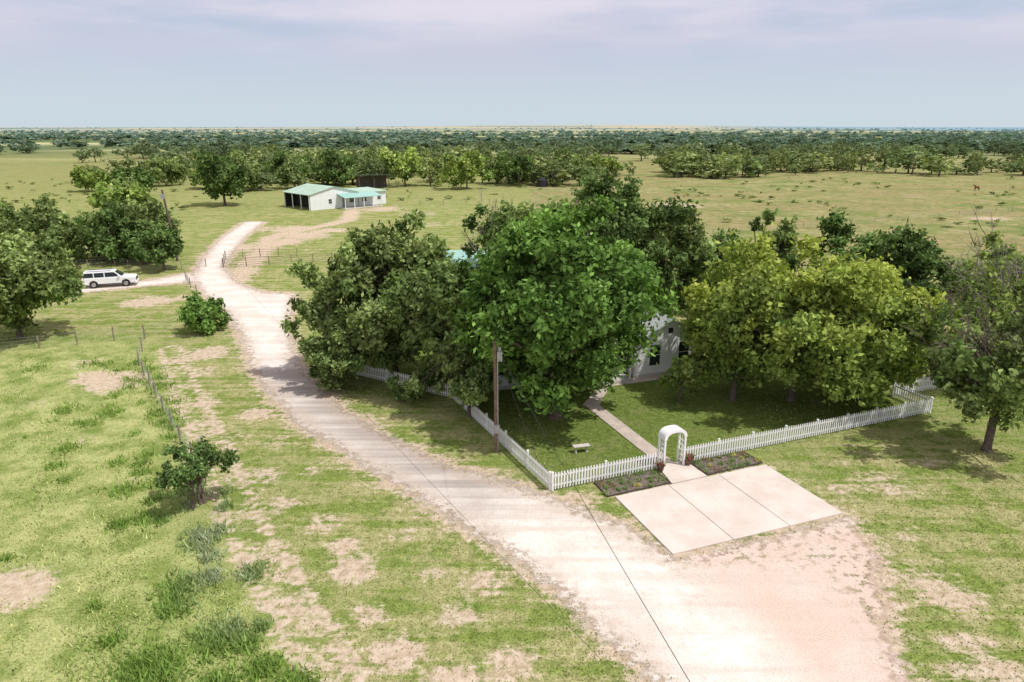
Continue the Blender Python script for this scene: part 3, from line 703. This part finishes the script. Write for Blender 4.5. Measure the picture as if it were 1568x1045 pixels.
# ------------------------------------------------------------------ barn
m_metal = simple_mat('white_metal_siding', (.74, .76, .76), .5, .05, 1.0)
m_dark = simple_mat('dark_interior', (.035, .035, .03), .9)
BE = empty('metal_barn', (-45.3, 157, 0), math.radians(44))
B = Builder()
W, D, ze, zr = 12.5, 12.0, 3.4, 4.9
B.prism([(3.0, 0), (W, 0), (W, ze), (W / 2, zr), (3.0, ze + (zr - ze) * 3 / (W / 2))], 0, D, m_metal)
B.poly([(0.2, 0.0, 2.7), (2.997, 0.0, 2.7), (2.997, 0, ze + .7), (0.2, 0, ze + .03)], m_metal)
B.box((.2, -.02, 0), (2.99, .1, 2.69), m_metal)
for yv in (0.15, 4, 8, 11.8): B.box((0, yv, 0), (.18, yv + .18, ze), m_metal)
B.poly([(.0, D, 0), (2.99, D, 0), (2.99, D, ze), (0, D, ze)], m_dark)
B.box((2.9, .2, 0), (2.995, D - .1, ze), m_dark)
B.box((W + .003, 1, 0), (W + 8.5, 9, 3.0), m_metal)
B.make('walls', parent=BE)
B = Builder(); gable_roof(B, 0, W, 0, D, ze, zr, m_green, 'y', .3)
B.hexa([(W + .4, .6, 3.05), (W + 8.9, .6, 3.05), (W + 8.9, 9.4, 3.4), (W + .4, 9.4, 3.4), (W + .4, .6, 3.15), (W + 8.9, .6, 3.15), (W + 8.9, 9.4, 3.5), (W + .4, 9.4, 3.5)], m_green)
B.make('roof', parent=BE)
B = Builder()
B.hexa([(7, -3.4, 2.45), (17, -3.4, 2.45), (17, -.01, 3.2), (7, -.01, 3.2), (7, -3.4, 2.55), (17, -3.4, 2.55), (17, -.01, 3.3), (7, -.01, 3.3)], m_teal)
for x in (7.1, 9.5, 12, 14.5, 16.8): B.box((x, -3.3, 0), (x + .14, -3.16, 2.44), m_white)
B.box((7, -3.2, 0), (17, -.03, .15), m_stone); B.box((W + .2, -.02, .15), (17, .95, 3.0), m_metal)
B.make('porch', parent=BE)
B = Builder(); window(B, 5.2, 0, 1.2, .8, 1.0); window(B, 10.8, 0, 1.1, 1.2, 1.1); window(B, 14.2, -.02, 1.1, 1.2, 1.1); B.box((8.3, -.05, .15), (9.3, -.003, 2.3), m_door); window(B, 19.0, 1, 1.2, .9, 1); B.make('openings', parent=BE)
PS = empty('pole_shed', (-46, 213, 0), .35)
B = Builder()
for x in (0, 4.5, 9):
    for y in (0, 5): B.tube([(x, y, 0), (x, y, 3.6)], .12, m_bark, 6)
B.box((0, 5.1, 0), (9, 5.2, 3.4), simple_mat('rusty_tin', (.12, .10, .09), .8)); B.make('posts', parent=PS)
B = Builder(); B.hexa([(-.6, -.6, 4.1), (9.6, -.6, 4.1), (9.6, 5.7, 3.6), (-.6, 5.7, 3.6), (-.6, -.6, 4.2), (9.6, -.6, 4.2), (9.6, 5.7, 3.7), (-.6, 5.7, 3.7)], simple_mat('dull_tin', (.12, .18, .16), .6)); B.make('roof', parent=PS)
B = Builder(); mt = simple_mat('black_poly', (.03, .03, .035), .5)
B.tube([(0, 0, 0), (0, 0, .3), (0, 0, .35), (0, 0, .9), (0, 0, .95), (0, 0, 1.5), (0, 0, 1.55), (0, 0, 2.1), (0, 0, 2.6), (0, 0, 2.75)], [1.7, 1.7, 1.62, 1.7, 1.62, 1.7, 1.62, 1.7, .6, .3], mt, 18)
B.make('water_tank', (9.5, 222, 0))

# ------------------------------------------------------------------ SUV
m_car = simple_mat('white_car_paint', (.78, .79, .8), .25, .02, 1, spec=.6)
m_tire = simple_mat('tire_rubber', (.02, .02, .02), .8); m_rim = simple_mat('alloy', (.45, .46, .48), .3, metal=.8)
m_red = simple_mat('tail_light', (.4, .02, .02), .3); m_lamp = simple_mat('head_light', (.6, .62, .65), .15); m_trim = simple_mat('black_trim', (.03, .03, .03), .5)
CE = empty('parked_suv', (-47.4, 80.2, .015), math.radians(20))
def arc(cx, cz, R, a0, a1, n=7): return [(cx + R * math.cos(math.radians(a0 + (a1 - a0) * i / n)), cz + R * math.sin(math.radians(a0 + (a1 - a0) * i / n))) for i in range(n + 1)]
prof = [(-2.82, .45)] + arc(-1.62, .42, .47, 180, 0) + arc(1.72, .42, .47, 180, 0) + [(2.72, .42), (2.8, .62), (2.78, .98), (2.66, 1.1), (1.35, 1.2), (-2.76, 1.2), (-2.84, .95)]
B = Builder(); B.prism(prof, -1.0, 1.0, m_car); B.make('body', parent=CE, bevel=.06)
def gh(x0b, x1b, x0t, x1t, z0, z1, wb, wt, mat, B):
    B.hexa([(x0b, -wb, z0), (x1b, -wb, z0), (x1b, wb, z0), (x0b, wb, z0), (x0t, -wt, z1), (x1t, -wt, z1), (x1t, wt, z1), (x0t, wt, z1)], mat)
B = Builder(); gh(-2.76, 1.42, -2.55, .58, 1.202, 1.88, .94, .78, m_car, B); B.make('cabin', parent=CE, bevel=.05)
B = Builder()
def side_(x0b, x1b, x0t, x1t, s):
    z0, z1 = 1.26, 1.76; w = lambda z: .94 - (z - 1.202) / .678 * .16 + .008
    B.poly([(x0b, s * w(z0), z0), (x1b, s * w(z0), z0), (x1t, s * w(z1), z1), (x0t, s * w(z1), z1)], m_glass)
for s in (-1, 1):
    side_(-2.6, -1.55, -2.45, -1.55, s); side_(-1.45, -.45, -1.45, -.45, s); side_(-.35, 1.2, -.35, .62, s)
B.poly([(1.40, -.84, 1.27), (1.40, .84, 1.27), (.74, .72, 1.8), (.74, -.72, 1.8)], m_glass)
B.poly([(-2.765, -.84, 1.27), (-2.765, .84, 1.27), (-2.60, .72, 1.78), (-2.60, -.72, 1.78)], m_glass)
B.make('glazing', parent=CE)
B = Builder()
for x in (-1.62, 1.72):
    for s in (-1, 1):
        B.tube([(x, s * .76, .4), (x, s * .8, .4), (x, s * .98, .4), (x, s * 1.01, .4)], [.37, .4, .4, .36], m_tire, 20); B.tube([(x, s * 1.0, .4), (x, s * 1.022, .4)], [.25, .23], m_rim, 14)
B.make('wheels', parent=CE)
B = Builder(); B.box((2.78, -.6, .65), (2.83, .6, .98), m_trim); B.box((2.7, -.98, .36), (2.86, .98, .55), m_car); B.box((-2.9, -.98, .42), (-2.8, .98, .62), m_car)
for s in (-1, 1):
    B.box((2.72, s * .8 - .16, .8), (2.815, s * .8 + .16, .99), m_lamp); B.box((-2.87, s * .9 - .08, .85), (-2.8, s * .9 + .08, 1.25), m_red)
    B.box((-2.2, s * .66 - .02, 1.9), (.3, s * .66 + .02, 1.95), m_trim); B.box((1.0, s * 1.08 - .1, 1.2), (1.2, s * 1.08 + .1, 1.38), m_car); B.box((-1.1, s * 1.0 - .012, .42), (1.2, s * 1.0 + .012, .5), m_trim)
B.make('trim', parent=CE)

# ------------------------------------------------------------------ poles and wires
m_pole = simple_mat('weathered_pole', (.20, .13, .09), .9, .3, 5)
m_gal = simple_mat('galvanised', (.4, .41, .42), .5, metal=.4)
m_wire = simple_mat('wire', (.03, .03, .03), .7)
PE = empty('utility_pole', (-.9, 36.4, 0))
B = Builder(); B.tube([(0, 0, -.1), (.02, 0, 3), (-.05, 0, 6.7)], [.15, .13, .10], m_pole, 10); B.make('pole', parent=PE)
B = Builder(); B.box((.08, -.2, 5.6), (.36, .1, 6.15), m_gal); B.tube([(.22, -.05, 6.15), (.22, -.05, 6.4)], .08, m_gal, 8); B.tube([(.1, -.13, 0.2), (.1, -.13, 5.6)], .03, m_gal, 6); B.box((-.1, -.3, 1.3), (.2, -.17, 1.8), m_gal); B.make('transformer', parent=PE)
PE2 = empty('utility_pole', (-46.9, 96.1, 0))
B = Builder(); B.tube([(0, 0, -.1), (-.3, 0, 5), (-.75, 0, 9.8)], [.19, .16, .13], m_bark, 10); B.make('pole', parent=PE2)
B = Builder(); B.box((-.95, -.3, 8.6), (-.55, .0, 9.2), m_gal); B.make('insulators', parent=PE2)
def wire(name, a_, b2, sag, r=.013):
    a_, b2 = Vector(a_), Vector(b2); pts = []
    for i in range(25):
        t = i / 24; p = a_.lerp(b2, t); p.z -= 4 * sag * t * (1 - t); pts.append(p)
    B = Builder(); B.tube(pts, r, m_wire, 5); B.make(name)
wire('power_line', (-.9, 36.3, 6.5), (5.2, 3.0, 7.6), .25, .009)
wire('power_line', (-47.6, 96.1, 9.4), (1.9, 12.3, 7.0), .5, .005)
wire('power_line', (-47.6, 96.1, 9.4), (-120, 190, 9), 1.0)
wire('guy_wire', (-.9, 36.4, 6.2), (1.7, 33.6, 0), 0, .012)

# ------------------------------------------------------------------ wire fences
m_post = simple_mat('cedar_post', (.24, .20, .15), .9, .3, 4)
def wirefence(name, pts, step=3.2, h=1.2, pr=.055, rails=4, rr=.008, rmat=None):
    B = Builder(); r = random.Random(len(name) + len(pts))
    for a_, b2 in zip(pts[:-1], pts[1:]):
        a_ = Vector((*a_, 0)); b2 = Vector((*b2, 0)); L_ = (b2 - a_).length; k = max(1, round(L_ / step))
        for i in range(k + 1):
            p = a_.lerp(b2, i / k); q = p + Vector((r.uniform(-.05, .05), r.uniform(-.05, .05), h * r.uniform(.92, 1.08)))
            B.tube([p, q], pr * r.uniform(.8, 1.2), m_post, 6)
        for j in range(rails):
            z = h * (j + 1) / (rails + .4); B.tube([a_ + Vector((0, 0, z)), b2 + Vector((0, 0, z))], rr, rmat or m_gal, 4)
    return B.make(name)
wirefence('wire_fence', [(-16.2, 32.8), (-19.7, 37.5), (-24.7, 44.7), (-29.4, 51.6), (-32.6, 58.8)])
wirefence('wire_fence', [(-66, 50), (-52, 53), (-42.7, 54.9), (-35, 58.2), (-32.6, 58.8), (-30.8, 63)], pr=.06)
wirefence('wire_fence', [(-39.9, 83.2), (-37.5, 79), (-35.2, 75.5)])
wirefence('pipe_fence', [(-38.6, 91.4), (-33, 93), (-27.6, 95.1), (-18, 98)], 2.8, 1.25, .06, 4, .03, m_post)
wirefence('pipe_fence', [(-38.6, 91.4), (-40.5, 97), (-36.5, 99.5), (-31, 99)], 2.8, 1.25, .06, 3, .025, m_post)
wirefence('wire_fence', [(-62, 88), (-53.6, 92.3), (-46, 88.2), (-41.2, 92)], 3)
wirefence('wire_fence', [(26, 118), (60, 132), (100, 150), (160, 178)], 6, 1.1, .035)
wirefence('wire_fence', [(-22, 168), (0, 172), (22, 165)], 5, 1.2, .06)

# ------------------------------------------------------------------ horse
def horse():
    J = dict(pel=(-.55, 0, 1.3), mid=(0, 0, 1.22), che=(.5, 0, 1.25), wit=(.62, 0, 1.42), nk=(.95, 0, 1.62), pol=(1.2, 0, 1.85), muz=(1.62, 0, 1.55), ear=(1.17, .06, 2.02), tl=(-.82, 0, 1.35), t2=(-.92, 0, .7))
    R = dict(pel=.31, mid=.31, che=.3, wit=.22, nk=.17, pol=.13, muz=.075, ear=.03, tl=.06, t2=.05)
    E_ = [('pel', 'mid'), ('mid', 'che'), ('che', 'wit'), ('wit', 'nk'), ('nk', 'pol'), ('pol', 'muz'), ('pol', 'ear'), ('pel', 'tl'), ('tl', 't2')]
    for s, t in ((1, 'l'), (-1, 'r')):
        J.update({'h1' + t: (-.6, .17 * s, .95), 'h2' + t: (-.82, .17 * s, .55), 'h3' + t: (-.76, .17 * s, .1), 'h4' + t: (-.68, .17 * s, .03),
                  'f1' + t: (.52, .16 * s, .9), 'f2' + t: (.55, .16 * s, .5), 'f3' + t: (.53, .16 * s, .1), 'f4' + t: (.6, .16 * s, .03)})
        R.update({'h1' + t: .16, 'h2' + t: .075, 'h3' + t: .05, 'h4' + t: .06, 'f1' + t: .11, 'f2' + t: .065, 'f3' + t: .045, 'f4' + t: .06})
        E_ += [('pel', 'h1' + t), ('h1' + t, 'h2' + t), ('h2' + t, 'h3' + t), ('h3' + t, 'h4' + t), ('che', 'f1' + t), ('f1' + t, 'f2' + t), ('f2' + t, 'f3' + t), ('f3' + t, 'f4' + t)]
    ks = list(J); me = bpy.data.meshes.new('horse'); me.from_pydata([J[k_] for k_ in ks], [(ks.index(a_), ks.index(b2)) for a_, b2 in E_], [])
    me.materials.append(simple_mat('bay_coat', (.16, .06, .03), .6, .2, 2)); ob = bpy.data.objects.new('horse', me); COL.objects.link(ob)
    md = ob.modifiers.new('skin', 'SKIN'); md.use_smooth_shade = True
    for i, k_ in enumerate(ks): me.skin_vertices[0].data[i].radius = (R[k_], R[k_])
    me.skin_vertices[0].data[0].use_root = True
    sb = ob.modifiers.new('sub', 'SUBSURF'); sb.levels = 2; sb.render_levels = 2
    ob.location = (135.8, 206.4, 0); ob.rotation_euler = (0, 0, math.radians(195))
horse()

# ------------------------------------------------------------------ light, sky, camera
EL, AZ = math.radians(60), math.radians(112)
sv = Vector((math.sin(AZ) * math.cos(EL), math.cos(AZ) * math.cos(EL), math.sin(EL)))
sl = bpy.data.lights.new('sun', 'SUN'); sl.energy = 3.8; sl.angle = math.radians(1.0); sl.color = (1, .96, .92)
so = bpy.data.objects.new('sun', sl); COL.objects.link(so); so.rotation_euler = sv.to_track_quat('Z', 'Y').to_euler(); so.location = (60, -10, 80)
w = bpy.data.worlds.new('World'); SC.world = w; w.use_nodes = True; w.node_tree.nodes.clear(); T = NT(w.node_tree)
sky = T.add('ShaderNodeTexSky'); sky.sky_type = 'NISHITA'; sky.sun_disc = False; sky.sun_elevation = EL; sky.sun_rotation = AZ; sky.dust_density = 2.5; sky.air_density = 1.0
tc = T.add('ShaderNodeTexCoord'); G_ = tc.outputs['Generated']
sp = T.add('ShaderNodeSeparateXYZ'); T.l.new(G_, sp.inputs[0]); zc = sp.outputs[2]
cn = T.noise(T.mapping(G_, .5, (1.2, 1.2, 7)), 2.2, 7, .55)
cn2 = T.noise(T.mapping(G_, .2, (1.0, 1.0, 6)), 1.9, 5, .5)
hazec = T.mix(T.ramp(zc, 0, .13), (4.35, 5.05, 5.55), (3.35, 3.85, 4.95))
c = T.mix(.88, sky.outputs[0], hazec)
c = T.mix(T.math('MULTIPLY', T.ramp(cn2, .40, .62), T.ramp(zc, .02, .1, 0, .6)), c, (4.2, 4.2, 4.95))
cm = T.math('MULTIPLY', T.ramp(T.math('ADD', cn, T.math('MULTIPLY', zc, 1.4)), .55, .85), T.ramp(zc, .05, .15))
c = T.mix(T.math('MULTIPLY', cm, .8), c, (5.5, 5.1, 5.7))
bg = T.add('ShaderNodeBackground'); T.inp(bg, 0, c); bg.inputs[1].default_value = .15
o = T.add('ShaderNodeOutputWorld'); T.l.new(bg.outputs[0], o.inputs[0])

cam = bpy.data.cameras.new('camera'); co = bpy.data.objects.new('camera', cam); COL.objects.link(co); SC.camera = co
cam.sensor_width = 36; cam.lens = 36 * 1060 / 1568; cam.clip_start = .1; cam.clip_end = 60000
co.location = (0, 0, 18); co.rotation_euler = (math.radians(90 - 17.2), 0, 0)
SC.view_settings.view_transform = 'Standard'; SC.view_settings.look = 'None'; SC.view_settings.exposure = 0
